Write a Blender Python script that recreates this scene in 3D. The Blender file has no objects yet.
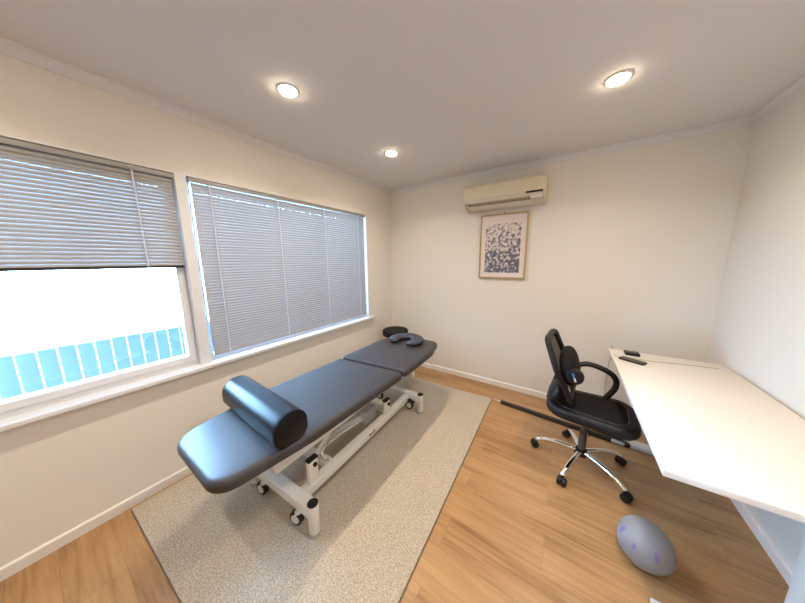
import bpy, bmesh, math, random
from mathutils import Vector, Matrix, Euler
random.seed(7)
PI = math.pi
C = bpy.context.scene.collection

# ------------------------------------------------------------------ materials
def nt(m):
    m.use_nodes = True
    return m.node_tree.nodes, m.node_tree.links, m.node_tree.nodes['Principled BSDF']

def mat(name, col, rough=0.5, metal=0.0, spec=0.5, bump=0.0, bscale=60, var=0.0, vscale=8, coat=0.0):
    m = bpy.data.materials.new(name)
    N, L, b = nt(m)
    b.inputs['Base Color'].default_value = (*col, 1)
    b.inputs['Roughness'].default_value = rough
    b.inputs['Metallic'].default_value = metal
    b.inputs['Specular IOR Level'].default_value = spec
    b.inputs['Coat Weight'].default_value = coat
    tc = N.new('ShaderNodeTexCoord')
    if var > 0:
        no = N.new('ShaderNodeTexNoise'); no.inputs['Scale'].default_value = vscale
        no.inputs['Detail'].default_value = 4
        L.new(tc.outputs['Object'], no.inputs['Vector'])
        mx = N.new('ShaderNodeMix'); mx.data_type = 'RGBA'
        mx.inputs[6].default_value = (*[max(0, c * (1 - var)) for c in col], 1)
        mx.inputs[7].default_value = (*[min(1, c * (1 + var)) for c in col], 1)
        L.new(no.outputs['Fac'], mx.inputs[0]); L.new(mx.outputs[2], b.inputs['Base Color'])
    if bump > 0:
        n2 = N.new('ShaderNodeTexNoise'); n2.inputs['Scale'].default_value = bscale
        n2.inputs['Detail'].default_value = 3
        L.new(tc.outputs['Object'], n2.inputs['Vector'])
        bp = N.new('ShaderNodeBump'); bp.inputs['Strength'].default_value = bump
        bp.inputs['Distance'].default_value = 0.002
        L.new(n2.outputs['Fac'], bp.inputs['Height']); L.new(bp.outputs['Normal'], b.inputs['Normal'])
    return m

def emit(name, col, s):
    m = bpy.data.materials.new(name)
    N, L, b = nt(m)
    b.inputs['Base Color'].default_value = (*col, 1)
    b.inputs['Emission Color'].default_value = (*col, 1)
    b.inputs['Emission Strength'].default_value = s
    return m

def wood_floor():
    m = bpy.data.materials.new('oak_plank_floor')
    N, L, b = nt(m)
    tc = N.new('ShaderNodeTexCoord')
    mp = N.new('ShaderNodeMapping'); mp.inputs['Location'].default_value = (0.33, 0.06, 0)
    L.new(tc.outputs['Object'], mp.inputs['Vector'])
    br = N.new('ShaderNodeTexBrick')
    br.offset = 0.37; br.offset_frequency = 2
    br.inputs['Scale'].default_value = 1.0
    br.inputs['Brick Width'].default_value = 1.22
    br.inputs['Row Height'].default_value = 0.182
    br.inputs['Mortar Size'].default_value = 0.0008
    br.inputs['Mortar Smooth'].default_value = 0.3
    br.inputs['Bias'].default_value = 0.0
    br.inputs['Color1'].default_value = (0.0, 0.0, 0.0, 1)
    br.inputs['Color2'].default_value = (1, 1, 1, 1)
    br.inputs['Mortar'].default_value = (0.5, 0.5, 0.5, 1)
    L.new(mp.outputs['Vector'], br.inputs['Vector'])
    # grain: noise stretched along the plank, shifted per plank
    sep = N.new('ShaderNodeSeparateXYZ'); L.new(mp.outputs['Vector'], sep.inputs[0])
    ad = N.new('ShaderNodeMath'); ad.operation = 'MULTIPLY_ADD'
    L.new(br.outputs['Color'], ad.inputs[0]); ad.inputs[1].default_value = 7.3
    L.new(sep.outputs['X'], ad.inputs[2])
    cb = N.new('ShaderNodeCombineXYZ')
    L.new(ad.outputs[0], cb.inputs[0]); L.new(sep.outputs['Y'], cb.inputs[1]); L.new(br.outputs['Color'], cb.inputs[2])
    m2 = N.new('ShaderNodeMapping'); m2.inputs['Scale'].default_value = (2.2, 42, 3)
    L.new(cb.outputs[0], m2.inputs['Vector'])
    g = N.new('ShaderNodeTexNoise'); g.inputs['Scale'].default_value = 1.0
    g.inputs['Detail'].default_value = 8; g.inputs['Roughness'].default_value = 0.6
    g.inputs['Distortion'].default_value = 0.6
    L.new(m2.outputs['Vector'], g.inputs['Vector'])
    m3 = N.new('ShaderNodeMapping'); m3.inputs['Scale'].default_value = (1.3, 5, 2)
    L.new(cb.outputs[0], m3.inputs['Vector'])
    g2 = N.new('ShaderNodeTexNoise'); g2.inputs['Scale'].default_value = 1.5; g2.inputs['Detail'].default_value = 3
    L.new(m3.outputs['Vector'], g2.inputs['Vector'])
    r = N.new('ShaderNodeValToRGB')
    e = r.color_ramp.elements
    e[0].position = 0.30; e[0].color = (0.25, 0.127, 0.052, 1)
    e[1].position = 0.68; e[1].color = (0.54, 0.325, 0.152, 1)
    e.new(0.47).color = (0.42, 0.235, 0.104, 1)
    av = N.new('ShaderNodeMix'); av.data_type = 'FLOAT'; av.inputs[0].default_value = 0.45
    L.new(g.outputs['Fac'], av.inputs[2]); L.new(g2.outputs['Fac'], av.inputs[3])
    ad2 = N.new('ShaderNodeMath'); ad2.operation = 'MULTIPLY_ADD'
    L.new(br.outputs['Color'], ad2.inputs[0]); ad2.inputs[1].default_value = 0.10
    L.new(av.outputs[0], ad2.inputs[2])
    sb = N.new('ShaderNodeMath'); sb.operation = 'SUBTRACT'; sb.inputs[1].default_value = 0.05
    L.new(ad2.outputs[0], sb.inputs[0])
    L.new(sb.outputs[0], r.inputs['Fac'])
    mx = N.new('ShaderNodeMix'); mx.data_type = 'RGBA'; mx.inputs[7].default_value = (0.27, 0.15, 0.075, 1)
    L.new(br.outputs['Fac'], mx.inputs[0]); L.new(r.outputs['Color'], mx.inputs[6])
    L.new(mx.outputs[2], b.inputs['Base Color'])
    b.inputs['Roughness'].default_value = 0.36
    b.inputs['Specular IOR Level'].default_value = 0.4
    bp = N.new('ShaderNodeBump'); bp.inputs['Strength'].default_value = 0.15; bp.inputs['Distance'].default_value = 0.001
    L.new(g.outputs['Fac'], bp.inputs['Height']); L.new(bp.outputs['Normal'], b.inputs['Normal'])
    return m

def rug_mat():
    m = bpy.data.materials.new('flecked_wool_rug')
    N, L, b = nt(m)
    tc = N.new('ShaderNodeTexCoord')
    n1 = N.new('ShaderNodeTexNoise'); n1.inputs['Scale'].default_value = 170; n1.inputs['Detail'].default_value = 3
    n1.inputs['Roughness'].default_value = 0.7
    mp = N.new('ShaderNodeMapping'); mp.inputs['Scale'].default_value = (0.55, 1.0, 1)
    L.new(tc.outputs['Object'], mp.inputs['Vector']); L.new(mp.outputs['Vector'], n1.inputs['Vector'])
    n2 = N.new('ShaderNodeTexNoise'); n2.inputs['Scale'].default_value = 5; n2.inputs['Detail'].default_value = 2
    L.new(tc.outputs['Object'], n2.inputs['Vector'])
    r = N.new('ShaderNodeValToRGB'); e = r.color_ramp.elements
    e[0].position = 0.33; e[0].color = (0.33, 0.285, 0.22, 1)
    e[1].position = 0.66; e[1].color = (0.67, 0.60, 0.50, 1)
    e.new(0.5).color = (0.50, 0.44, 0.355, 1)
    L.new(n1.outputs['Fac'], r.inputs['Fac'])
    mx = N.new('ShaderNodeMix'); mx.data_type = 'RGBA'; mx.blend_type = 'MULTIPLY'; mx.inputs[0].default_value = 0.25
    L.new(r.outputs['Color'], mx.inputs[6]); L.new(n2.outputs['Color'], mx.inputs[7])
    mx.inputs[7].default_value = (1, 1, 1, 1)
    bw = N.new('ShaderNodeRGBToBW'); L.new(n2.outputs['Fac'], bw.inputs[0])
    rr = N.new('ShaderNodeMapRange'); rr.inputs['To Min'].default_value = 0.75; rr.inputs['To Max'].default_value = 1.25
    L.new(n2.outputs['Fac'], rr.inputs[0])
    for l in list(mx.inputs[7].links): L.remove(l)
    L.new(rr.outputs[0], mx.inputs[7])
    L.new(mx.outputs[2], b.inputs['Base Color'])
    b.inputs['Roughness'].default_value = 0.95; b.inputs['Specular IOR Level'].default_value = 0.1
    bp = N.new('ShaderNodeBump'); bp.inputs['Strength'].default_value = 0.7; bp.inputs['Distance'].default_value = 0.004
    L.new(n1.outputs['Fac'], bp.inputs['Height']); L.new(bp.outputs['Normal'], b.inputs['Normal'])
    return m

def print_mat():
    # blossoms in navy ink on blush paper: thick at the bottom, thinning to bare paper at the top
    m = bpy.data.materials.new('floral_ink_print')
    N, L, b = nt(m)
    tc = N.new('ShaderNodeTexCoord')
    v = N.new('ShaderNodeTexVoronoi'); v.inputs['Scale'].default_value = 32
    L.new(tc.outputs['Object'], v.inputs['Vector'])
    n = N.new('ShaderNodeTexNoise'); n.inputs['Scale'].default_value = 50; n.inputs['Detail'].default_value = 3
    L.new(tc.outputs['Object'], n.inputs['Vector'])
    s = N.new('ShaderNodeSeparateXYZ'); L.new(tc.outputs['Object'], s.inputs[0])
    gz = N.new('ShaderNodeMapRange')          # height in the print
    gz.inputs['From Min'].default_value = -0.28; gz.inputs['From Max'].default_value = 0.22
    gz.inputs['To Min'].default_value = 0.22; gz.inputs['To Max'].default_value = -0.30
    L.new(s.outputs['Z'], gz.inputs[0])
    a1 = N.new('ShaderNodeMath'); a1.operation = 'ADD'
    L.new(v.outputs['Distance'], a1.inputs[0]); L.new(gz.outputs[0], a1.inputs[1])
    a2 = N.new('ShaderNodeMath'); a2.operation = 'MULTIPLY_ADD'; a2.inputs[1].default_value = 1.5
    L.new(n.outputs['Fac'], a2.inputs[0]); L.new(a1.outputs[0], a2.inputs[2])
    r = N.new('ShaderNodeValToRGB'); e = r.color_ramp.elements
    e[0].position = 0.44; e[0].color = (0.80, 0.72, 0.70, 1)
    e[1].position = 0.72; e[1].color = (0.13, 0.14, 0.21, 1)
    hv = N.new('ShaderNodeMath'); hv.operation = 'MULTIPLY'; hv.inputs[1].default_value = 0.5
    L.new(a2.outputs[0], hv.inputs[0])
    L.new(hv.outputs[0], r.inputs['Fac']); L.new(r.outputs['Color'], b.inputs['Base Color'])
    b.inputs['Roughness'].default_value = 0.25
    return m

def fence_mat():
    m = mat('blue_painted_timber', (0.008, 0.019, 0.085), 0.6, var=0.15, vscale=20)
    return m

M = {}
M['wall'] = mat('warm_white_wall_paint', (0.81, 0.785, 0.735), 0.55, spec=0.3, bump=0.08, bscale=220)
M['ceil'] = mat('matt_white_ceiling_paint', (0.765, 0.765, 0.80), 0.8, spec=0.2, bump=0.05, bscale=200)
M['trim'] = mat('white_gloss_trim_paint', (0.84, 0.83, 0.81), 0.35)
M['winframe'] = mat('white_window_paint', (0.80, 0.82, 0.86), 0.35)
M['floor'] = wood_floor()
M['rug'] = rug_mat()
M['bind'] = mat('taupe_rug_binding', (0.17, 0.13, 0.105), 0.9)
M['vinyl'] = mat('charcoal_vinyl_upholstery', (0.046, 0.043, 0.047), 0.43, spec=0.38, bump=0.10, bscale=260, var=0.08, vscale=30)
M['vinyl2'] = mat('black_vinyl_bolster', (0.008, 0.008, 0.010), 0.35, spec=0.18, bump=0.12, bscale=120)
M['black_seat'] = mat('matt_black_vinyl', (0.008, 0.008, 0.009), 0.6, spec=0.25)
M['ring'] = mat('slate_fabric_face_pillow', (0.045, 0.052, 0.07), 0.6, bump=0.25, bscale=300)
M['white_metal'] = mat('white_powder_coated_steel', (0.72, 0.72, 0.70), 0.35)
M['grey_plastic'] = mat('light_grey_plastic', (0.42, 0.43, 0.44), 0.5)
M['black_plastic'] = mat('black_plastic', (0.007, 0.007, 0.008), 0.45, spec=0.35)
M['black_rubber'] = mat('black_rubber', (0.015, 0.015, 0.015), 0.7)
M['black_fabric'] = mat('black_mesh_fabric', (0.012, 0.010, 0.010), 0.85, spec=0.2, bump=0.4, bscale=500)
M['navy_black'] = mat('black_leatherette', (0.008, 0.009, 0.013), 0.5, spec=0.35, bump=0.1, bscale=300)
M['highlight_piping'] = mat('charcoal_highlight_piping', (0.05, 0.047, 0.045), 0.5)  # lighter tone draws the highlight along the seat rim
M['chrome'] = mat('polished_chrome', (0.85, 0.85, 0.86), 0.10, 1.0)
M['steel'] = mat('brushed_steel', (0.55, 0.56, 0.58), 0.28, 1.0)
M['dark_steel'] = mat('dark_grey_steel', (0.11, 0.11, 0.11), 0.35, 0.6)
M['bar'] = mat('charcoal_painted_bar', (0.030, 0.029, 0.027), 0.5)
M['ac'] = mat('aged_cream_plastic', (0.74, 0.665, 0.50), 0.3)
M['ac2'] = mat('pale_cream_plastic', (0.70, 0.66, 0.57), 0.4)
M['dark'] = mat('dark_vent_interior', (0.03, 0.026, 0.022), 0.7)
M['oak'] = mat('light_oak_frame', (0.50, 0.35, 0.17), 0.45, var=0.2, vscale=40)
M['paper'] = mat('blush_white_paper', (0.80, 0.72, 0.70), 0.5)
M['print'] = print_mat()
M['slat'] = mat('grey_aluminium_slat', (0.38, 0.375, 0.37), 0.42, spec=0.5)
M['cord'] = mat('pale_blind_cord', (0.66, 0.70, 0.78), 0.7)
M['desk'] = mat('white_laminate', (0.82, 0.79, 0.74), 0.4)
M['lamp'] = emit('warm_led_diffuser', (1.0, 0.80, 0.54), 130)
M['ball'] = mat('silver_grey_ball', (0.27, 0.28, 0.30), 0.45, bump=0.1, bscale=30)
M['purple'] = mat('purple_print', (0.22, 0.16, 0.45), 0.5)
M['blue_mark'] = mat('blue_print', (0.05, 0.25, 0.60), 0.5)
M['white_mark'] = mat('white_print', (0.75, 0.75, 0.75), 0.5)
M['tag'] = mat('white_paper_tag', (0.75, 0.70, 0.60), 0.6)
M['backlit_rail'] = mat('backlit_black_rail', (0.012, 0.012, 0.014), 0.4)  # rail coloured black to imitate its shade against the bright window
M['fence'] = fence_mat()
M['grass'] = mat('pale_outdoor_ground', (0.40, 0.42, 0.38), 0.9, var=0.2)
def glass():
    m = bpy.data.materials.new('clear_window_glass'); N, L, b = nt(m)
    out = N['Material Output']
    tr = N.new('ShaderNodeBsdfTransparent'); gl = N.new('ShaderNodeBsdfGlossy'); gl.inputs['Roughness'].default_value = 0.02
    fr = N.new('ShaderNodeFresnel'); fr.inputs['IOR'].default_value = 1.45
    mx = N.new('ShaderNodeMixShader')
    L.new(fr.outputs[0], mx.inputs[0]); L.new(tr.outputs[0], mx.inputs[1]); L.new(gl.outputs[0], mx.inputs[2])
    L.new(mx.outputs[0], out.inputs['Surface'])
    return m
M['glass'] = glass()
def net():
    m = mat('open_black_net', (0.012, 0.011, 0.011), 0.8, spec=0.2, bump=0.4, bscale=500)
    N, L = m.node_tree.nodes, m.node_tree.links
    mx = N.new('ShaderNodeMixShader'); tr = N.new('ShaderNodeBsdfTransparent'); mx.inputs[0].default_value = 0.16
    L.new(N['Principled BSDF'].outputs[0], mx.inputs[1]); L.new(tr.outputs[0], mx.inputs[2])
    L.new(mx.outputs[0], N['Material Output'].inputs['Surface'])
    return m
M['net'] = net()

# ------------------------------------------------------------------ mesh helpers
class MB:
    def __init__(s): s.bm = bmesh.new()
    def box(s, x0, x1, y0, y1, z0, z1, bev=0.0, xf=None):
        r = bmesh.ops.create_cube(s.bm, size=1)
        vs = r['verts']
        for v in vs:
            v.co = Vector(((x0 + x1) / 2 + v.co.x * (x1 - x0), (y0 + y1) / 2 + v.co.y * (y1 - y0), (z0 + z1) / 2 + v.co.z * (z1 - z0)))
        allv = set(vs)
        if bev > 0:
            ed = list({e for v in vs for e in v.link_edges})
            rb = bmesh.ops.bevel(s.bm, geom=ed, offset=bev, segments=2, affect='EDGES', profile=0.5)
            allv = {v for v in allv if v.is_valid} | set(rb['verts'])
        if xf:
            for v in allv: v.co = xf(v.co)
        return s
    def loft(s, rings, cap0=True, cap1=True, closed=True):
        R = [[s.bm.verts.new(p) for p in r] for r in rings]
        n = len(R[0])
        for a, b in zip(R, R[1:]):
            for i in range(n if closed else n - 1):
                j = (i + 1) % n
                s.bm.faces.new((a[i], a[j], b[j], b[i]))
        if closed and cap0: s.bm.faces.new(list(reversed(R[0])))
        if closed and cap1: s.bm.faces.new(R[-1])
        return s
    def tube(s, pts, rad, n=12, ry=None, up=None, closed=False, cap=True):
        pts = [Vector(p) for p in pts]; m = len(pts)
        rings = []
        prev = None
        for i, p in enumerate(pts):
            if closed: t = (pts[(i + 1) % m] - pts[i - 1]).normalized()
            else: t = (pts[min(i + 1, m - 1)] - pts[max(i - 1, 0)]).normalized()
            if up is not None: a = Vector(up)
            elif prev is None: a = Vector((0, 0, 1)) if abs(t.z) < 0.9 else Vector((1, 0, 0))
            else: a = prev
            u = (a - t * a.dot(t)).normalized(); w = t.cross(u); prev = u
            r = rad[i] if isinstance(rad, (list, tuple)) else rad
            r2 = r if ry is None else (ry[i] if isinstance(ry, (list, tuple)) else ry)
            rings.append([p + u * (r * math.cos(2 * PI * k / n)) + w * (r2 * math.sin(2 * PI * k / n)) for k in range(n)])
        if closed: rings.append(rings[0]); 
        if closed:
            R = [[s.bm.verts.new(q) for q in r] for r in rings[:-1]]
            for i in range(m):
                a, b = R[i], R[(i + 1) % m]
                for k in range(n):
                    l = (k + 1) % n
                    s.bm.faces.new((a[k], a[l], b[l], b[k]))
            return s
        return s.loft(rings, cap, cap)
    def cyl(s, p0, p1, r, n=24, r1=None, bev=0.0):
        p0, p1 = Vector(p0), Vector(p1); d = (p1 - p0); L_ = d.length; d.normalize()
        r1 = r if r1 is None else r1
        if bev > 0:
            return s.tube([p0, p0 + d * 1e-4, p0 + d * bev * .3, p0 + d * bev, p1 - d * bev, p1 - d * bev * .3, p1 - d * 1e-4, p1],
                          [max(r - bev, 1e-4), r - bev * .9, r - bev * .3, r, r1, r1 - bev * .3, r1 - bev * .9, max(r1 - bev, 1e-4)], n)
        return s.tube([p0, p1], [r, r1], n)
    def ellipsoid(s, c, a, b, d, rot=(0, 0, 0), nu=24, nv=14, ex=1.0):
        E_ = Euler(rot).to_matrix(); c = Vector(c)
        r = bmesh.ops.create_uvsphere(s.bm, u_segments=nu, v_segments=nv, radius=1)
        f = lambda t: math.copysign(abs(t) ** ex, t)
        for v in r['verts']:
            v.co = c + E_ @ Vector((f(v.co.x) * a, f(v.co.y) * b, f(v.co.z) * d))
        return s
    def prism(s, prof, axis, a0, a1):
        # prof: 2-D polygon on the other two axes
        def P(q, a):
            if axis == 'x': return (a, q[0], q[1])
            if axis == 'y': return (q[0], a, q[1])
            return (q[0], q[1], a)
        return s.loft([[P(q, a0) for q in prof], [P(q, a1) for q in prof]])
    def cushion(s, out, z0, z1, r, crown=0.0, zf=None, rb=None):
        rb = r if rb is None else rb
        n = len(out)
        def off(d):
            res = []
            for i in range(n):
                p0, p1, p2 = Vector(out[i - 1]), Vector(out[i]), Vector(out[(i + 1) % n])
                t = (p2 - p0).normalized(); nn = Vector((-t.y, t.x))
                res.append(p1 + nn * d)
            return res
        cx = sum(p[0] for p in out) / n; cy = sum(p[1] for p in out) / n
        rings = []
        def add(d, z):
            rings.append([Vector((p.x, p.y, z)) for p in off(d)])
        for k in range(5):
            a = PI / 2 * k / 4
            add(rb * (1 - math.sin(a)), z0 + rb * (1 - math.cos(a)))
        for k in range(7):
            a = PI / 2 * k / 6
            add(r * (1 - math.cos(a)), z1 - r + r * math.sin(a))
        base = off(r)
        for f, c in ((0.85, .35), (0.65, .65), (0.4, .88), (0.15, 1.0)):
            rings.append([Vector((cx + (p.x - cx) * f, cy + (p.y - cy) * f, z1 + crown * c)) for p in base])
        if zf:
            for rr in rings:
                for v in rr: v.z += zf(v.x, v.y)
        return s.loft(rings)
    def move(s, M_):
        bmesh.ops.transform(s.bm, matrix=M_, verts=s.bm.verts[:]); return s
    def build(s, name, m, parent=None, smooth=True, bevel=0.0):
        bm = s.bm
        bmesh.ops.recalc_face_normals(bm, faces=bm.faces[:])
        off = Vector((0, 0, 0))
        if parent is not None:
            root = parent
            while root is not None:
                off += root.location; root = root.parent
        else:
            # own origin: centre bottom of the thing
            xs = [v.co for v in bm.verts]
            off = Vector(((min(v.x for v in xs) + max(v.x for v in xs)) / 2, (min(v.y for v in xs) + max(v.y for v in xs)) / 2, min(v.z for v in xs)))
            if s.__dict__.get('world'): off = Vector((0, 0, 0))
        for v in bm.verts: v.co -= off
        me = bpy.data.meshes.new(name); bm.to_mesh(me); bm.free()
        o = bpy.data.objects.new(name, me); C.objects.link(o)
        me.materials.append(m)
        if smooth:
            for p in me.polygons: p.use_smooth = True
            try: me.set_sharp_from_angle(angle=math.radians(38))
            except Exception: pass
        if parent is not None: o.parent = parent
        else: o.location = off
        if bevel > 0:
            bv = o.modifiers.new('edge', 'BEVEL'); bv.width = bevel; bv.segments = 2; bv.limit_method = 'ANGLE'
        return o

def rpoly(pts, rads, seg=8):
    """polygon (counter-clockwise) with rounded corners, resampled densely"""
    n = len(pts); out = []
    for i in range(n):
        p0, p1, p2 = Vector(pts[i - 1]), Vector(pts[i]), Vector(pts[(i + 1) % n])
        r = rads[i] if isinstance(rads, (list, tuple)) else rads
        a = (p0 - p1).normalized(); b = (p2 - p1).normalized()
        ang = a.angle(b); d = r / math.tan(ang / 2)
        d = min(d, (p0 - p1).length * .48, (p2 - p1).length * .48); r = d * math.tan(ang / 2)
        s, e = p1 + a * d, p1 + b * d
        c = p1 + (a + b).normalized() * (r / math.sin(ang / 2))
        a0 = math.atan2(s.y - c.y, s.x - c.x); a1 = math.atan2(e.y - c.y, e.x - c.x)
        while a1 < a0: a1 += 2 * PI
        if a1 - a0 > PI: a1 -= 2 * PI
        for k in range(seg + 1):
            t = a0 + (a1 - a0) * k / seg
            out.append((c.x + r * math.cos(t), c.y + r * math.sin(t)))
    return out

def tag(o, label, cat, group=None):
    o['label'] = label; o['category'] = cat
    if group: o['group'] = group
    return o

def thing(name, label, cat, loc, group=None):
    o = bpy.data.objects.new(name, None); C.objects.link(o)
    o.empty_display_size = 0.1
    o.location = loc
    return tag(o, label, cat, group)

def struct(mb, name, m, smooth=False, label=None, parent=None):
    if parent is None: mb.world = True
    o = mb.build(name, m, parent, smooth=smooth)
    if parent is None: o['kind'] = 'structure'
    if label: o['label'] = label
    return o

def copy_tree(o, parent=None):
    c = o.copy(); C.objects.link(c)
    if parent: c.parent = parent
    for ch in list(o.children): copy_tree(ch, c)
    return c

# ------------------------------------------------------------------ the room
RX, RY, H = 3.06, -4.30, 2.40
WY0, WY1, WZ0, WZ1 = -3.12, -0.505, 0.745, 2.018     # window opening in the left wall
T = 0.14
struct(MB().box(-T, RX + T, RY - T, T, -0.06, 0), 'floor', M['floor'])
struct(MB().box(-T, RX + T, RY - T, T, H, H + 0.06), 'ceiling', M['ceil'])
struct(MB().box(-T, RX + T, 0, T, 0, H), 'wall_back', M['wall'])
struct(MB().box(RX, RX + T, RY, 0, 0, H), 'wall_right', M['wall'])
struct(MB().box(-T, RX + T, RY - T, RY, 0, H), 'wall_front', M['wall'])
w = MB()
w.box(-T, 0, WY1, 0, 0, H); w.box(-T, 0, RY, WY0, 0, H)
w.box(-T, 0, WY0, WY1, 0, WZ0); w.box(-T, 0, WY0, WY1, WZ1, H)
struct(w, 'wall_left', M['wall'])
# skirting boards
def skirt(name, f):
    struct(f(MB()), name, M['trim'])
BH, BT = 0.061, 0.013
def board(axis, a0, a1, face, sgn):
    pr = [(face, 0), (face + sgn * BT, 0), (face + sgn * BT, BH - .006), (face + sgn * (BT - .006), BH), (face, BH)]
    return lambda mb: mb.prism(pr, axis, a0, a1)
skirt('baseboard_left', board('y', RY, 0, 0, 1))
skirt('baseboard_right', board('y', RY, -BT, RX, -1))
skirt('baseboard_back', board('x', BT, RX - BT, 0, -1))
skirt('baseboard_front', board('x', BT, RX - BT, RY, 1))
# cornice: small stepped scotia
def cornice(axis, a0, a1, face, sgn):
    pr = [(face, H), (face, H - .050), (face + sgn * .006, H - .050), (face + sgn * .008, H - .040)]
    for k in range(1, 7):
        a = PI / 2 * k / 7
        pr.append((face + sgn * (.034 - .026 * math.cos(a)), H - .040 + .030 * math.sin(a)))
    pr += [(face + sgn * .036, H - .008), (face + sgn * .036, H)]
    return lambda mb: mb.prism(pr, axis, a0, a1)
for nm, f in (('trim_1', cornice('y', RY, 0, 0, 1)), ('trim_2', cornice('x', 0.03, RX - .03, 0, -1)),
              ('trim_3', cornice('y', RY, 0, RX, -1)), ('trim_4', cornice('x', 0.03, RX - .03, RY, 1))):
    struct(f(MB()), nm, M['trim'] if False else M['ceil'])

# ---- window: fixed light on the right, opening light on the left of a broad mullion
MY0, MY1 = -2.270, -2.212
win = MB()
fx0, fx1 = -0.125, -0.055
win.box(fx0, fx1, WY1 - .030, WY1, WZ0, WZ1); win.box(fx0, fx1, MY1, MY1 + .030, WZ0, WZ1)
win.box(fx0, fx1, MY1 + .030, WY1 - .030, WZ1 - .03, WZ1); win.box(fx0, fx1, MY1 + .030, WY1 - .030, WZ0, WZ0 + .035)
wo = struct(win, 'window_1', M['winframe'])
struct(MB().box(-.093, -.088, MY1 + .03, WY1 - .03, WZ0 + .035, WZ1 - .03), 'window_pane', M['glass'], parent=wo)
win2 = MB()
win2.box(fx0, fx1, WY0, WY0 + .03, WZ0, WZ1); win2.box(fx0, fx1, MY0 - .006, MY0, WZ0, WZ1)
win2.box(fx0, fx1, WY0 + .03, MY0 - .006, WZ1 - .03, WZ1); win2.box(fx0, fx1, WY0 + .03, MY0 - .006, WZ0, WZ0 + .033)
w2 = struct(win2, 'window_2', M['winframe'])
sash = MB()
sy0, sy1, sz0, sz1 = WY0 + .034, MY0 - .007, WZ0 + .034, WZ1 - .034
sash.box(-.115, -.045, sy0, sy0 + .042, sz0, sz1, .004); sash.box(-.115, -.045, sy1 - .042, sy1, sz0, sz1, .004)
sash.box(-.115, -.045, sy0 + .04, sy1 - .04, sz0, sz0 + .042, .004); sash.box(-.115, -.045, sy0 + .04, sy1 - .04, sz1 - .042, sz1, .004)
so = struct(sash, 'sash', M['winframe'], parent=w2)
struct(MB().box(-.083, -.078, sy0 + .04, sy1 - .04, sz0 + .04, sz1 - .04), 'window_pane', M['glass'], parent=w2)
struct(MB().box(-.13, 0.004, MY0, MY1, WZ0, WZ1, .003), 'trim_5', M['winframe'])          # mullion
# linings of the opening
ln = MB()
ln.box(-.13, .003, WY1 - .008, WY1 + .004, WZ0, WZ1); ln.box(-.13, .003, WY0 - .004, WY0 + .008, WZ0, WZ1)
ln.box(-.13, .003, WY0, WY1, WZ1 - .006, WZ1 + .004)
struct(ln, 'trim_6', M['winframe'])
sill = MB().box(-.05, 0.050, WY0 - .07, WY1 + .075, WZ0 - .022, WZ0 + .004, .005)
struct(sill, 'trim_7', M['winframe'])

# ---- venetian blinds
def blind(label, y0, y1, ztop, zbot, rail_m, ladders, wand_y, n_label):
    xb = -0.022
    root = thing('venetian_blind', label, 'blind', (xb, (y0 + y1) / 2, zbot))
    MB().box(xb - .014, xb + .016, y0, y1, ztop - .026, ztop, .002).build('headrail', M['slat'], root)
    for yy in (y0 + .004, y1 - .004):
        MB().box(xb - .016, xb + .018, yy - .006, yy + .006, ztop - .028, ztop + .001, .002).build('end_bracket', M['grey_plastic'], root)
    for yy in ladders: MB().box(xb - .010, xb + .019, yy - .012, yy + .012, ztop - .012, ztop + .001, .001).build('clip', M['grey_plastic'], root)
    s = MB()
    pitch = 0.0207; wd = 0.025; tilt = math.radians(67)
    z = ztop - .040
    while z > zbot + .022:
        dz = random.uniform(-.0006, .0006); tt = tilt + random.uniform(-.012, .012)
        prof = []
        for k in range(5):
            q = (k / 4 - .5) * wd; cr = .0042 * (1 - (2 * k / 4 - 1) ** 2)
            # inner edge low, outer edge high
            px = -q * math.cos(tt) * -1 + cr * math.sin(tt)
            pz = -q * math.sin(tt) + cr * math.cos(tt)
            prof.append((xb + px, z + dz + pz))
        th = .0004
        low = [(a - th * math.sin(tt), b - th * math.cos(tt)) for a, b in reversed(prof)]
        s.prism(prof + low, 'y', y0 + .006, y1 - .006)
        z -= pitch
    s.build('slats', M['slat'], root)
    MB().box(xb - .011, xb + .011, y0 + .006, y1 - .006, zbot, zbot + .016, .003).build('bottom_rail', rail_m, root)
    for yy in ladders:
        c = MB()
        for dx in (-.0145, .0145):
            c.box(xb + dx - .0008, xb + dx + .0008, yy - .004, yy + .004, zbot + .01, ztop - .02)
        c.build('ladder_tape', M['cord'], root)
    if wand_y:
        MB().cyl((xb + .022, wand_y, ztop - .03), (xb + .022, wand_y, ztop - .95), .0035, 8).build('tilt_wand', M['cord'], root)
    return root
blind('wide white venetian blind with tilted slats covering the large window pane', MY1 + .018, WY1 - .020, WZ1 - .008, WZ0 + .040,
      M['slat'], [-2.085, -1.60, -1.12, -0.64], None, 1)
blind('short half-lowered venetian blind with bottom rail coloured black as backlit on the left window', WY0 + .016, MY0 - .003, WZ1 - .008, 1.430,
      M['backlit_rail'], [-2.95, -2.45], None, 2)

# ---- outside the window
struct(MB().box(-14, -T, -14, 10, -0.55, -0.5), 'ground', M['grass'])
fr = thing('paling_fence', 'blue painted paling fence outside the left window', 'fence', (-1.3, -3, -.5))
f = MB()
y = -7.0
while y < 1.5:
    f.box(-1.31, -1.29, y, y + .088, -.5, .79 + random.uniform(-.004, .004), .002); y += .095
f.build('palings', M['fence'], fr)
f = MB(); f.box(-1.36, -1.31, -7, 1.5, .30, .37); f.box(-1.36, -1.31, -7, 1.5, -.3, -.23); f.build('rails', M['fence'], fr)

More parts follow.
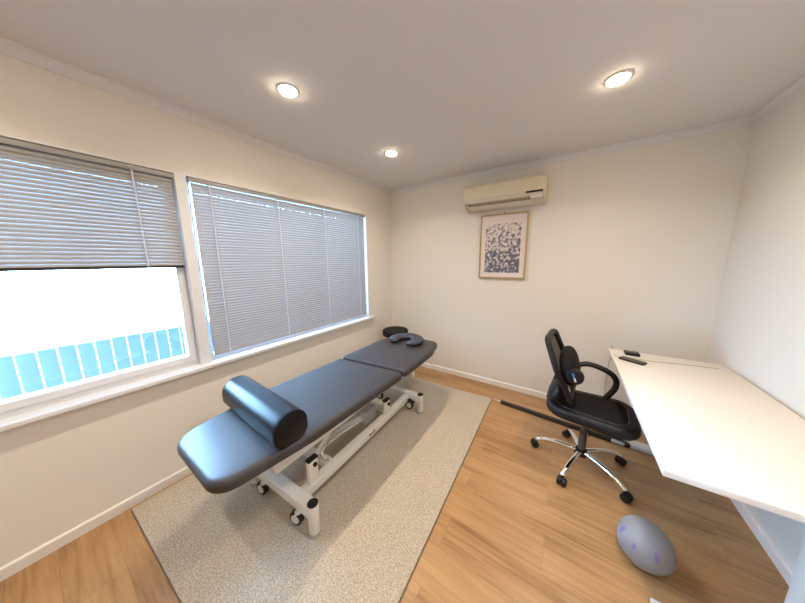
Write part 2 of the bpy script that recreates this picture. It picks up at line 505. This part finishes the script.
# ------------------------------------------------------------------ downlights
DL = [(0.718, -1.915), (0.712, -0.942), (2.226, -.992), (2.262, -1.95), (0.715, -3.1), (2.262, -3.1)]
DLL = ['round recessed downlight above the leather massage table, nearest of the two on the window side',
       'round recessed downlight nearest the far room corner',
       'round recessed downlight above the desk end, right of the wall air conditioner',
       'round recessed downlight above the office desk, further from the back wall',
       'added unseen downlight behind the viewer by the window',
       'added unseen downlight behind the viewer by the desk']
def downlight():
    r = thing('downlight', DLL[0], 'ceiling light', (DL[0][0], DL[0][1], H - .006))
    x, y = DL[0]
    ring = []
    pr = [(.044, -.0035), (.047, -.006), (.055, -.005), (.060, -.0005), (.060, 0), (.044, 0)]
    mb = MB()
    R = [[(x + a * math.cos(2 * PI * k / 40), y + a * math.sin(2 * PI * k / 40), H + b) for k in range(40)] for a, b in pr]
    R.append(R[0]); mb.loft(R, False, False)
    mb.build('trim_ring', M['trim'], r)
    MB().cyl((x, y, H - .0105), (x, y, H - .0005), .0438, 40).build('diffuser', M['lamp'], r)
    l = bpy.data.lights.new('led_lamp', 'AREA'); l.shape = 'DISK'; l.size = .085; l.energy = 6.6
    l.color = (1.0, 0.88, 0.745); l.spread = math.radians(140)
    lo = bpy.data.objects.new('led_lamp', l); C.objects.link(lo); lo.parent = r
    lo.location = (0, 0, -.0065)
    return r
d0 = downlight(); d0['group'] = 'recessed ceiling downlights'
for (x, y), lb in zip(DL[1:4], DLL[1:4]):
    c = copy_tree(d0); c.location = (x, y, H - .006); c['label'] = lb
for (x, y), lb in zip(DL[4:], DLL[4:]):  # two added lamps out of view, put in to light the room
    c = copy_tree(d0); c.location = (x, y, H - .006); c['label'] = lb

# ------------------------------------------------------------------ rug
rc = [(0.034, -0.388), (0.040, -2.716), (1.622, -2.657), (1.541, -0.329)]
rc = rc[::1]
rug = thing('rug', 'large beige flecked wool rug on the wooden floor under the massage table', 'rug', (.8, -1.5, 0))
MB().cushion(rpoly(rc, .012, 4), 0.0, .011, .004, 0, rb=.001).build('pile', M['rug'], rug)
ring = rpoly(rc, .012, 4)
MB().tube([(p[0], p[1], .0045) for p in ring], .0045, 8, closed=True).build('bound_edge', M['bind'], rug)
RZ = .011

# ------------------------------------------------------------------ massage table
th_ = math.atan2(.048, 1.238)
eu = Vector((-math.sin(th_), math.cos(th_), 0)); ev = Vector((-math.cos(th_), -math.sin(th_), 0))
O = Vector((1.074, -2.194, 0))
def B(v, u, z): return O + ev * v + eu * u + Vector((0, 0, z))     # base frame: v towards the window, u towards the back wall
def xf(co): return B(co.x, co.y, co.z)
mt = thing('massage_table', 'dark grey massage table on a white wheeled lifting frame on the rug', 'massage table', (.75, -1.55, RZ))
ZT = .600
def headz(x, y): return 0.0
mo = rpoly([(.438, -1.402), (.425, -2.12), (.516, -2.578), (1.030, -2.578), (1.082, -2.15), (1.090, -1.338)], [.035, .5, .12, .10, .5, .035], 10)
MB().cushion(mo, ZT - .058, ZT, .030, .004, rb=.014).build('main_cushion', M['vinyl'], mt)
ho = rpoly([(.432, -1.384), (1.096, -1.318), (1.075, -.80), (1.000, -.520), (.500, -.545), (.425, -.80)], [.035, .035, .4, .09, .09, .4], 10)
MB().cushion(ho, ZT - .058, ZT + .002, .028, .004, headz, rb=.014).build('head_cushion', M['vinyl'], mt)
MB().box(.52, 1.02, -1.385, -1.345, ZT - .055, ZT - .035).build('hinge', M['black_plastic'], mt)
# frame under the cushions
uf = MB()
for v in (.115, .535): uf.box(v - .018, v + .018, -.12, .78, .425, .508, .003, xf)
for u in (-.12, .30, .74): uf.box(.115, .535, u - .02, u + .02, .470, .508, .003, xf)
uf.box(.09, .56, -.25, .80, .508, .5425, .003, xf)
uf.build('cushion_frame', M['white_metal'], mt)
hf = MB(); hf.box(.14, .52, .84, 1.50, .515, .5425, .003, xf)
hf.build('head_support', M['white_metal'], mt)
MB().box(.968, .998, -1.055, -1.015, .405, .5425, .004).build('head_strut', M['white_metal'], mt)
# long rails
LU = 1.24
for v in (.135, .455):
    MB().box(v - .025, v + .025, .03, LU - .03, .118, .178, .004, xf).build('side_rail', M['white_metal'], mt)
for u in (0, LU):
    MB().box(.005, .585, u - .032, u + .032, .130, .192, .005, xf).build('cross_beam', M['white_metal'], mt)
for v in (0, .59):
    for u in (0, LU):
        p = MB().cyl(B(v, u, .030), B(v, u, .200), .030, 28, bev=.002).build('foot_post', M['white_metal'], mt)
        MB().cyl(B(v, u, .198), B(v, u, .2045), .0285, 28, bev=.002).build('end_cap', M['black_plastic'], p)
        MB().cyl(B(v, u, RZ), B(v, u, .034), .0315, 28, bev=.003).build('rubber_foot', M['grey_plastic'], p)
# casters under the cross beams
def caster(v, u, ang):
    d = Vector((math.cos(ang), math.sin(ang), 0)); n = Vector((-d.y, d.x, 0))   # d rolling, n axle
    top = B(v, u, 0); ax = top + d * .022
    c = MB(); c.cyl((top.x, top.y, .100), (top.x, top.y, .132), .016, 14)
    q = [top + Vector((0, 0, .104)), top + d * .006 + Vector((0, 0, .098)), ax + Vector((0, 0, .075))]
    c.tube([p + n * 0 for p in q], [.014, .018, .016], 10)
    ca = c.build('caster', M['white_metal'], mt)
    zc = RZ + .0418
    w_ = MB(); a = Vector((ax.x, ax.y, zc))
    for sg in (-1, 1): w_.cyl(a + n * (sg * .000), a + n * (sg * .015), .041, 28, bev=.005)
    w_.build('tyre', M['black_rubber'], ca)
    h = MB()
    for sg in (-1, 1): h.cyl(a + n * (sg * .010), a + n * (sg * .0185), .0265, 24, bev=.003)
    h.build('wheel_hub', M['white_metal'], ca)
    return ca
caster(.105, -.012, math.radians(196)); caster(.452, -.012, math.radians(190))
k = caster(.10, LU + .005, math.radians(190)); caster(.463, LU, math.radians(185))
pd = MB(); pp = B(.085, LU - .035, .128); pd.ellipsoid(pp,   .044, .026, .015, (0.1, 0.15, .2))
pd.build('brake_pedal', M['black_plastic'], mt)
# brackets standing on the rails
for v in (.128, .460):
    for u, hh in ((.105, .325), (.860, .300)):
        b_ = MB(); b_.box(v - .014, v + .014, u - .032, u + .032, .172, hh, .003, xf)
        br = b_.build('bracket', M['white_metal'], mt)
        MB().box(v - .018, v + .018, u - .034, u + .034, hh - .002, hh + .010, .003, xf).build('bracket_cap', M['black_plastic'], br)
        MB().cyl(B(v - .012, u + .008, hh - .032), B(v - .026, u + .008, hh - .032), .013, 18, bev=.003).build('knob', M['black_plastic'], br)
# lifting arms
for v in (.155, .435):
    for (u0, z0, u1, z1) in ((.105, .272, .42, .478), (.860, .262, .60, .478)):
        a, b2 = B(v, u0, z0), B(v, u1, z1)
        MB().tube([a, b2], .018, 4, ry=.012, up=(0, 0, 1)).build('lift_arm', M['white_metal'], mt)
        MB().cyl(B(v - .02, u1, z1), B(v + .02, u1, z1), .012, 12).build('pivot_pin', M['steel'], mt)
for ua in (.24, .92):
    MB().box(.155, .435, ua, ua + .06, .120, .160, .004, xf).build('cross_member', M['white_metal'], mt)
ac_ = MB(); ac_.cyl(B(.235, .40, .250), B(.235, .68, .222), .022, 20, bev=.004)
act = ac_.build('actuator', M['winframe'], mt)
MB().cyl(B(.235, .28, .262), B(.235, .41, .249), .011, 14).build('piston_rod', M['chrome'], act)
MB().box(.19, .29, .66, .80, .165, .275, .012, xf).build('motor_housing', M['grey_plastic'], act)
ch = [B(.215, .40, .252), B(.215, .31, .262), B(.21, .255, .258), B(.20, .230, .238), B(.19, .235, .210), B(.185, .265, .165)]
def smooth(pts, it=2):
    pts = [Vector(p) for p in pts]
    for _ in range(it):
        q = [pts[0]]
        for a, b in zip(pts, pts[1:]): q += [a * .75 + b * .25, a * .25 + b * .75]
        q.append(pts[-1]); pts = q
    return pts
ch = [B(.215, .80, .200)] + [B(.215, .60, .225)] + ch
MB().tube(smooth(ch), .012, 12).build('chrome_bar', M['chrome'], mt)
# small unreadable dark maker's mark on the rail face
mk = MB(); u = .60
for i, wd in enumerate((.010, .006, .006, .007, .004, .006, .009, .005)):
    h2 = .018 if i in (0, 6) else .010
    mk.box(.1082, .1102, u, u + wd * .75, .140, .140 + h2, 0, lambda co: B(co.x, co.y + (co.z - .14) * .4, co.z)); u += wd + .003
mk.build('maker_mark', M['black_plastic'], mt)

# ------------------------------------------------------------------ bolster lying across the table
def roundrect(w, h, r, n=8):
    return rpoly([(-w / 2, -h / 2), (w / 2, -h / 2), (w / 2, h / 2), (-w / 2, h / 2)], r, n)
bz = ZT + .004
p0, p1 = Vector((.450, -2.238, 0)), Vector((1.066, -2.265, 0))
sec = rpoly([(-.084, 0), (.084, 0), (.084, .164), (-.084, .164)], [.052, .052, .079, .079], 10)
ax = (p1 - p0).normalized(); ay = Vector((-ax.y, ax.x, 0))
mid = Vector((0, .092))
rings = []
L_ = (p1 - p0).length
for t, sc in ((0, .90), (.003, .955), (.010, .99), (.02, 1.0), (L_ - .02, 1.0), (L_ - .010, .99), (L_ - .003, .955), (L_, .90)):
    rings.append([p0 + ax * t + ay * (q[0] * sc) + Vector((0, 0, bz + .082 + (q[1] - .082) * sc)) for q in sec])
bl = thing('bolster_cushion', 'black vinyl bolster lying across the near end of the massage table', 'cushion', (.735, -2.22, bz))
MB().loft(rings).build('cover', M['vinyl2'], bl)
pt = []
for e_ in (0.004, L_ - .004):
    MB().tube([p0 + ax * e_ + ay * (q[0] * .965) + Vector((0, 0, bz + .082 + (q[1] - .082) * .965)) for q in sec], .003, 6, closed=True).build('seam_piping', M['vinyl2'], bl)

# ------------------------------------------------------------------ face pillow on the head cushion
fc = Vector((.728, -.738)); R0, R1 = .117, .075
hz = lambda x, y: ZT + .006 + headz(x, y)
fp = thing('face_pillow', 'horseshoe shaped slate grey face pillow on the head end of the massage table', 'pillow', (fc.x, fc.y, hz(fc.x, fc.y)))
pts = []
for k in range(33):
    a = math.radians(-66 + 312 * k / 32)
    x, y = fc.x + R0 * 1.08 * math.cos(a), fc.y + R0 * math.sin(a)
    pts.append((x, y))
hull = []
rg = []
n = len(pts)
path = [Vector((x, y, hz(x, y) + .030)) for x, y in pts]
rad = [.030] * n
wid = [.062] * n
for i, f in enumerate((.10, .55, .82, .96)):
    wid[i] = .052 * f; wid[-1 - i] = .052 * f; rad[i] = .030 * max(f, .3); rad[-1 - i] = .030 * max(f, .3)
# endpoints extended for round tips
MB().tube(path, rad, 18, ry=wid, up=(0, 0, 1)).build('pad', M['ring'], fp)

# ------------------------------------------------------------------ round stool in the corner
sc_ = Vector((.235, -.245))
st = thing('stool', 'black round padded stool in the far corner behind the massage table', 'stool', (sc_.x, sc_.y, 0))
circ = [(sc_.x + .172 * math.cos(2 * PI * k / 48), sc_.y + .172 * math.sin(2 * PI * k / 48)) for k in range(48)]
MB().cushion(circ, .475, .550, .016, .003, rb=.012).build('seat', M['black_seat'], st)
MB().cyl((sc_.x, sc_.y, .462), (sc_.x, sc_.y, .477), .12, 24).build('seat_plate', M['black_plastic'], st)
MB().cyl((sc_.x, sc_.y, .10), (sc_.x, sc_.y, .30), .025, 18).cyl((sc_.x, sc_.y, .30), (sc_.x, sc_.y, .463), .014, 18).build('gas_column', M['chrome'], st)
MB().cyl((sc_.x, sc_.y, .065), (sc_.x, sc_.y, .11), .035, 18).build('base_hub', M['black_plastic'], st)
for k in range(5):
    a = math.radians(90 + 72 * k); d = Vector((math.cos(a), math.sin(a), 0)); c0 = Vector((sc_.x, sc_.y, 0))
    lg = MB().tube([c0 + d * .03 + Vector((0, 0, .09)), c0 + d * .10 + Vector((0, 0, .085)), c0 + d * .13 + Vector((0, 0, .065))], [.016, .013, .010], 10).build('leg', M['chrome'], st)
    q = c0 + d * .13
    nn = Vector((-d.y, d.x, 0))
    MB().cyl(q + nn * -.016 + Vector((0, 0, .022)), q + nn * .016 + Vector((0, 0, .022)), .022 if (q.y > -.36 and False) else .0215, 16).cyl(q + Vector((0, 0, .03)), q + Vector((0, 0, .065)), .006, 8).build('caster', M['black_plastic'], lg)

# ------------------------------------------------------------------ air conditioner
A0, A1 = 1.112, 1.872
ac = thing('air_conditioner', 'cream wall mounted air conditioner above the framed print', 'air conditioner', ((A0 + A1) / 2, 0, 1.99))
body = [(0, 2.222), (-.165, 2.222), (-.182, 2.216), (-.188, 2.205), (-.190, 2.062), (-.178, 2.046), (-.168, 2.046), (-.105, 2.012), (-.090, 1.994), (-.02, 1.986), (0, 1.986)]
MB().prism(body, 'x', A0 + .012, A1 - .012).build('body', M['ac2'], ac)
side = [(0, 2.226), (-.168, 2.226), (-.190, 2.218), (-.196, 2.205), (-.197, 2.062), (-.180, 2.036), (-.105, 1.994), (-.08, 1.985), (0, 1.982)]
for a, b in ((A0, A0 + .014), (A1 - .014, A1)):
    MB().prism(side, 'x', a, b).build('side_cheek', M['ac'], ac, bevel=.002)
fpn = [(-.170, 2.2235), (-.186, 2.219), (-.193, 2.212), (-.200, 2.190), (-.203, 2.140), (-.202, 2.085), (-.199, 2.079), (-.185, 2.079)]
MB().prism(fpn, 'x', A0 + .003, A1 - .003).build('front_panel', M['ac'], ac, bevel=.001)
MB().box(A0 + .60, A1 - .022, -.2035, -.195, 2.072, 2.089, .002).build('display_strip', M['black_plastic'], ac)
MB().box(A1 - .125, A1 - .016, -.196, -.150, 2.020, 2.074, .005).build('control_cover', M['ac2'], ac)
vb = MB(); vb.prism([(-.186, 2.046), (-.182, 2.040), (-.112, 2.004), (-.105, 2.010), (-.160, 2.050)], 'x', A0 + .05, A1 - .128)
vb.build('outlet', M['dark'], ac)
fin = MB()
x = A0 + .06
while x < A1 - .135:
    fin.prism([(-.188, 2.050), (-.184, 2.038), (-.150, 2.021), (-.150, 2.050)], 'x', x, x + .0065); x += .011
fin.build('louvre_fins', M['ac'], ac)
MB().prism([(-.192, 2.058), (-.191, 2.052), (-.172, 2.038), (-.170, 2.042)], 'x', A0 + .045, A1 - .128).build('upper_flap', M['ac'], ac)
MB().prism([(-.166, 2.0180), (-.163, 2.012), (-.100, 1.9905), (-.098, 1.996)], 'x', A0 + .045, A1 - .10).build('lower_flap', M['ac2'], ac)

# ------------------------------------------------------------------ framed print
px0, px1, pz0, pz1 = 1.253, 1.731, 1.264, 1.942
pf = thing('framed_print', 'oak framed floral print hanging on the back wall below the air conditioner', 'picture', ((px0 + px1) / 2, -.012, (pz0 + pz1) / 2))
fm = MB()
fw = .0155
fm.box(px0, px0 + fw, -.026, -.001, pz0, pz1, .0015); fm.box(px1 - fw, px1, -.026, -.001, pz0, pz1, .0015)
fm.box(px0 + fw, px1 - fw, -.026, -.001, pz0, pz0 + fw, .0015); fm.box(px0 + fw, px1 - fw, -.026, -.001, pz1 - fw, pz1, .0015)
fm.build('frame', M['oak'], pf)
MB().box(px0 + fw, px1 - fw, -.016, -.004, pz0 + fw, pz1 - fw).build('mount_board', M['paper'], pf)
MB().box(px0 + .060, px1 - .062, -.0172, -.0155, pz0 + .062, pz1 - .100).build('print', M['print'], pf)
MB().box(1.488, 1.500, -.010, -.001, pz1, pz1 + .012, .002).build('hanging_hook', M['dark_steel'], pf)

# ------------------------------------------------------------------ office chair
cc = Vector((2.285, -.838, 0))
ch_ = thing('office_chair', 'black mesh office chair on a chrome five-star base facing the desk', 'chair', (cc.x, cc.y, 0))
RA = math.radians(-5)
ca, sa = math.cos(RA), math.sin(RA)
def K(x, y, z): return Vector((cc.x + x * ca - y * sa, cc.y + x * sa + y * ca, z))
def kx(co): return K(co.x, co.y, co.z)
for k in range(5):
    a = math.radians(32.5 + 72 * k); d = Vector((math.cos(a), math.sin(a), 0)); nn = Vector((-d.y, d.x, 0))
    pts = [cc + d * .030 + Vector((0, 0, .108)), cc + d * .09 + Vector((0, 0, .112)), cc + d * .17 + Vector((0, 0, .108)), cc + d * .235 + Vector((0, 0, .094)), cc + d * .272 + Vector((0, 0, .074)), cc + d * .282 + Vector((0, 0, .064))]
    lg = MB().tube(smooth(pts, 2), .0125, 12, ry=.0165, up=(0, 0, 1)).build('leg', M['chrome'], ch_)
    q = cc + d * .280
    c_ = MB()
    b = math.radians((40, 150, 200, 255, 330)[k]); e1 = Vector((math.cos(b), math.sin(b), 0)); e2 = Vector((-e1.y, e1.x, 0))
    c0 = q + e1 * .012
    for sg in (-1, 1):
        c_.cyl(c0 + e2 * (sg * .004) + Vector((0, 0, .0265)), c0 + e2 * (sg * .026) + Vector((0, 0, .0265)), .0265, 20, bev=.006)
    c_.cyl(q + Vector((0, 0, .030)), q + Vector((0, 0, .068)), .008, 10)
    c_.ellipsoid(c0 + Vector((0, 0, .040)), .018, .018, .016)
    c_.build('caster', M['black_plastic'], lg)
MB().cyl(cc + Vector((0, 0, .080)), cc + Vector((0, 0, .128)), .042, 24, r1=.034, bev=.004).build('base_hub', M['black_plastic'], ch_)
MB().cyl(cc + Vector((0, 0, .12)), cc + Vector((0, 0, .26)), .024, 20).cyl(cc + Vector((0, 0, .26)), cc + Vector((0, 0, .38)), .014, 16).build('gas_column', M['dark_steel'], ch_)
MB().box(-.12, .10, -.07, .07, .355, .400, .01, kx).build('tilt_mechanism', M['black_plastic'], ch_)
MB().tube([K(.02, -.06, .375), K(.02, -.17, .37), K(.03, -.20, .368)], .005, 8).build('tilt_lever', M['black_plastic'], ch_)
so_ = rpoly([(-.235, -.175), (.20, -.200), (.27, -.12), (.27, .15), (.20, .240), (-.235, .205)], [.14, .12, .12, .12, .12, .14], 8)
so_w = [(kx(Vector((a, b, 0))).x, kx(Vector((a, b, 0))).y) for a, b in so_]
MB().cushion(so_w, .396, .466, .030, -.016, rb=.022).build('seat', M['navy_black'], ch_)
ins = rpoly([(-.185, -.125), (.17, -.150), (.215, -.085), (.215, .11), (.17, .190), (-.185, .155)], [.12, .10, .10, .10, .10, .12], 8)
iw = [(kx(Vector((a, b, 0))).x, kx(Vector((a, b, 0))).y) for a, b in ins]
MB().cushion(iw, .440, .462, .008, .0, rb=.004).build('seat_panel', M['black_fabric'], ch_)
MB().tube([(a, b, .4645) for a, b in iw], .004, 8, closed=True).build('seat_highlight_piping', M['highlight_piping'], ch_)
# backrest: reclined frame with mesh
def bk(y, t):      # t 0..1 up the back; concave, reclining
    z = .53 + .395 * t
    x = -.115 - .150 * t - .02 * math.sin(PI * t) + .05 * (y / .2) ** 2 * (1 - t * .5)
    return K(x, y, z)
fr_pts = []
outl = rpoly([(-.175, 0), (.175, 0), (.205, .55), (.165, 1.0), (-.165, 1.0), (-.205, .55)], [.05, .05, .1, .07, .07, .1], 7)
MB().tube([bk(a, b) for a, b in outl], .019, 10, closed=True).build('backrest_frame', M['black_plastic'], ch_)
ms = MB()
NX, NY = 10, 14
G = []
for j in range(NY + 1):
    t = .02 + .96 * j / NY
    hw = (.175 + .03 * min(t / .55, 1)) if t < .55 else .205 - .04 * (t - .55) / .45
    G.append([bk(hw * (2 * i / NX - 1), t) for i in range(NX + 1)])
ms.loft(G, closed=False)
mo_ = ms.build('backrest_mesh', M['net'], ch_)
# lumbar pad and its side cover
lp = MB(); c0 = K(-.120, -.02, .735)
lp.ellipsoid(c0, .055, .175, .125, (0, math.radians(-14), RA), ex=.85)
lp.build('lumbar_pad', M['black_fabric'], ch_)
hb = K(-.078, -.165, .728)
e_ = K(0, -1, 0) - K(0, 0, 0)
hbm = MB(); hbm.cyl(hb + e_ * 0, hb + e_ * .05, .047, 28, bev=.008)
hbo = hbm.build('side_cover', M['black_plastic'], ch_)
fwd = K(1, 0, 0) - K(0, 0, 0)
lm = MB(); q = hb + e_ * .0505
for i in range(2):
    lm.box(-.004, .004, -.001, .001, -.009, .009, 0, lambda co, i=i: q + fwd * (-.012 + co.x + .006 * i) + e_ * co.y + Vector((0, 0, .020 - .012 * i + co.z)))
lm.build('logo_mark', M['blue_mark'], hbo)
lm = MB()
lm.box(-.005, .005, -.001, .001, -.012, .012, 0, lambda co: q + fwd * (.002 + co.x - co.z * .3) + e_ * co.y + Vector((0, 0, -.014 + co.z)))
lm.build('logo_lettering', M['white_mark'], hbo)
# rear shell and support spine
rs = MB(); rs.ellipsoid(K(-.175, -.04, .560), .045, .155, .085, (0, math.radians(25), RA), ex=.9)
rs.build('rear_shell', M['navy_black'], ch_)
sp = MB(); sp.tube(smooth([K(-.06, 0, .375), K(-.18, 0, .375), K(-.235, 0, .42), K(-.225, 0, .50), K(-.20, 0, .60), K(-.19, 0, .66)], 2), .012, 10, ry=.030, up=None)
sp.build('back_support', M['black_plastic'], ch_)
MB().box(-.016, .016, -.001, .001, -.018, .018, 0, lambda co: K(-.110 + co.x, -.185 + co.y, .615 + co.z - co.x * .3)).build('care_tag', M['tag'], ch_)
# loop armrest on the far side
ya = .235
arm = [K(-.10, ya, .600), K(-.09, ya, .650), K(-.03, ya + .02, .675), K(.04, ya + .025, .665), K(.115, ya + .02, .640), K(.155, ya + .01, .595), K(.150, ya - .005, .535), K(.115, ya - .03, .48), K(.09, ya - .05, .44)]
MB().tube(smooth(arm, 2), .019, 12, ry=.026, up=(0.0, 0, 1) if False else None).build('armrest', M['black_plastic'], ch_)

# ------------------------------------------------------------------ desk against the right wall
DX0, DX1, DY0, DY1, DZ = 2.428, 3.045, -1.72, -.30, .740
dk = thing('desk', 'white desk with white metal legs along the right wall', 'desk', ((DX0 + DX1) / 2, (DY0 + DY1) / 2, 0))
MB().box(DX0, DX1, DY0, DY1, DZ - .024, DZ, .002).build('desk_top', M['desk'], dk)
for yy in (DY1 - .11, DY0 + .11):
    l = MB(); l.box(2.80, 2.88, yy - .03, yy + .03, .03, DZ - .03, .004); l.build('leg', M['white_metal'], dk)
    MB().box(2.505, 3.03, yy - .042, yy + .042, .006, .034, .004).build('foot', M['white_metal'], dk)
MB().box(2.80, 2.86, DY0 + .10, DY1 - .10, DZ - .085, DZ - .026, .003).build('crossbar', M['white_metal'], dk)
MB().box(2.47, 2.84, DY1 - .16, DY1 - .12, DZ - .062, DZ - .025, .003).build('top_bracket', M['dark_steel'], dk)

# things on the desk
b_ = MB(); b_.box(2.515, 2.60, -.425, -.345, DZ, DZ + .020, .006)
o = thing('card_reader', 'small black boxy gadget at the back corner of the white desk', 'gadget', (2.557, -.385, DZ))
b_.build('case', M['black_plastic'], o)
MB().box(2.528, 2.588, -.400, -.360, DZ + .0195, DZ + .0215).build('screen', M['dark_steel'], o)
ph = thing('mobile_phone', 'black phone lying on the white desk, nearer the chair', 'phone', (2.53, -.545, DZ))
rot = Matrix.Translation((2.535, -.550, DZ)) @ Matrix.Rotation(math.radians(-28), 4, 'Z')
m_ = MB(); m_.cushion(rpoly([(-.072, -.034), (.072, -.034), (.072, .034), (-.072, .034)], .012, 5), 0, .011, .004); m_.move(rot); m_.build('case', M['black_plastic'], ph)
m_ = MB(); m_.cushion(rpoly([(-.066, -.029), (.066, -.029), (.066, .029), (-.066, .029)], .008, 5), .0105, .0118, .0005); m_.move(rot); m_.build('screen', mat('dark_phone_glass', (.02, .02, .022), .1), ph)
# thin cables on the desk top and down the wall
cb1 = smooth([(2.445, -.47, DZ + .003), (2.475, -.505, DZ + .003), (2.53, -.475, DZ + .003), (2.62, -.50, DZ + .003), (2.80, -.44, DZ + .003), (2.98, -.42, DZ + .003)], 3)
m_ = MB().tube(cb1, .0022, 6)
tag(m_.build('charging_cable', mat('beige_cable', (.45, .38, .30), .6)), 'thin beige cable trailing across the white desk top', 'cable')
cb2 = smooth([(2.495, -.02, .69), (2.485, -.012, .50), (2.480, -.012, .36), (2.487, -.02, .20), (2.50, -.02, .012), (2.56, -.05, .006)], 3)
m_ = MB().tube(cb2, .0028, 6)
tag(m_.build('power_cable', mat('grey_cable', (.35, .35, .36), .6)), 'thin grey cable hanging down the back wall beside the desk', 'cable')

# ------------------------------------------------------------------ dark bar on the floor
bar = thing('floor_bar', 'long charcoal square bar with a thin steel rod end on the wooden floor', 'bar', (2.1, -.38, 0))
a, b2 = Vector((1.640, -.352, .0)), Vector((2.62, -.438, .0))
d = (b2 - a).normalized(); n2 = Vector((-d.y, d.x, 0))
m_ = MB(); m_.box(0, (b2 - a).length, -.017, .017, .001, .034, .003, lambda co: a + d * co.x + n2 * co.y + Vector((0, 0, co.z)))
m_.build('bar_tube', M['bar'], bar)
MB().cyl(a + Vector((0, 0, .018)) - d * .075, a + Vector((0, 0, .018)) + d * .01, .0045, 10).build('rod_end', M['white_metal'], bar)

# ------------------------------------------------------------------ ball under the desk edge
ball = thing('exercise_ball', 'small silver grey ball with purple marks on the floor beside the desk', 'ball', (2.538, -1.39, 0))
bc, br_ = Vector((2.516, -1.386, .105)), .105
MB().ellipsoid(bc, br_, br_, br_, nu=48, nv=28).build('ball_skin', M['ball'], ball)
def patch(th, ph_, a, b):
    dd = Vector((math.cos(ph_) * math.cos(th), math.cos(ph_) * math.sin(th), math.sin(ph_)))
    e1 = Vector((-math.sin(th), math.cos(th), 0)); e2 = dd.cross(e1)
    pm = MB(); vs = []
    for rr in (0.0, .5, 1.0):
        vs.append([(dd + e1 * (a * rr * math.cos(2 * PI * k / 20)) + e2 * (b * rr * math.sin(2 * PI * k / 20))).normalized() * (br_ + .0008) + bc for k in range(20)])
    vs[0] = [v for v in vs[0]]
    pm.loft(vs[1:], True, False)
    pm.build('purple_mark', M['purple'], ball)
patch(math.radians(195), math.radians(28), .08, .20); patch(math.radians(235), math.radians(20), .06, .16); patch(math.radians(280), math.radians(25), .08, .20)
patch(math.radians(215), math.radians(-2), .05, .05); patch(math.radians(330), math.radians(15), .08, .18); patch(math.radians(60), math.radians(25), .08, .18)

# ------------------------------------------------------------------ camera
f_, yaw, pitch, roll, cx, cy, cz = 244.318, .5890, .1671, -.0076, 2.0868, -2.8386, 1.4664
cam = bpy.data.cameras.new('camera'); co = bpy.data.objects.new('camera', cam); C.objects.link(co)
cam.sensor_fit = 'HORIZONTAL'; cam.sensor_width = 36; cam.lens = 36 * f_ / 805
cam.clip_start = .02; cam.clip_end = 100
fw_ = Vector((-math.sin(yaw) * math.cos(pitch), math.cos(yaw) * math.cos(pitch), -math.sin(pitch)))
r_ = Vector((math.cos(yaw), math.sin(yaw), 0)); u_ = r_.cross(fw_)
r2 = r_ * math.cos(roll) + u_ * math.sin(roll); u2 = -r_ * math.sin(roll) + u_ * math.cos(roll)
mw = Matrix(((r2.x, u2.x, -fw_.x, cx), (r2.y, u2.y, -fw_.y, cy), (r2.z, u2.z, -fw_.z, cz), (0, 0, 0, 1)))
co.matrix_world = mw
bpy.context.scene.camera = co

# ------------------------------------------------------------------ daylight
wd = bpy.data.worlds.new('sky'); bpy.context.scene.world = wd; wd.use_nodes = True
bg = wd.node_tree.nodes['Background']
bg.inputs['Color'].default_value = (0.33, 0.62, 1.0, 1); bg.inputs['Strength'].default_value = 62.0

sc = bpy.context.scene
sc.view_settings.view_transform = 'Standard'; sc.view_settings.look = 'None'
sc.view_settings.exposure = 0.05; sc.view_settings.gamma = 1.0
sc.view_settings.use_curve_mapping = False
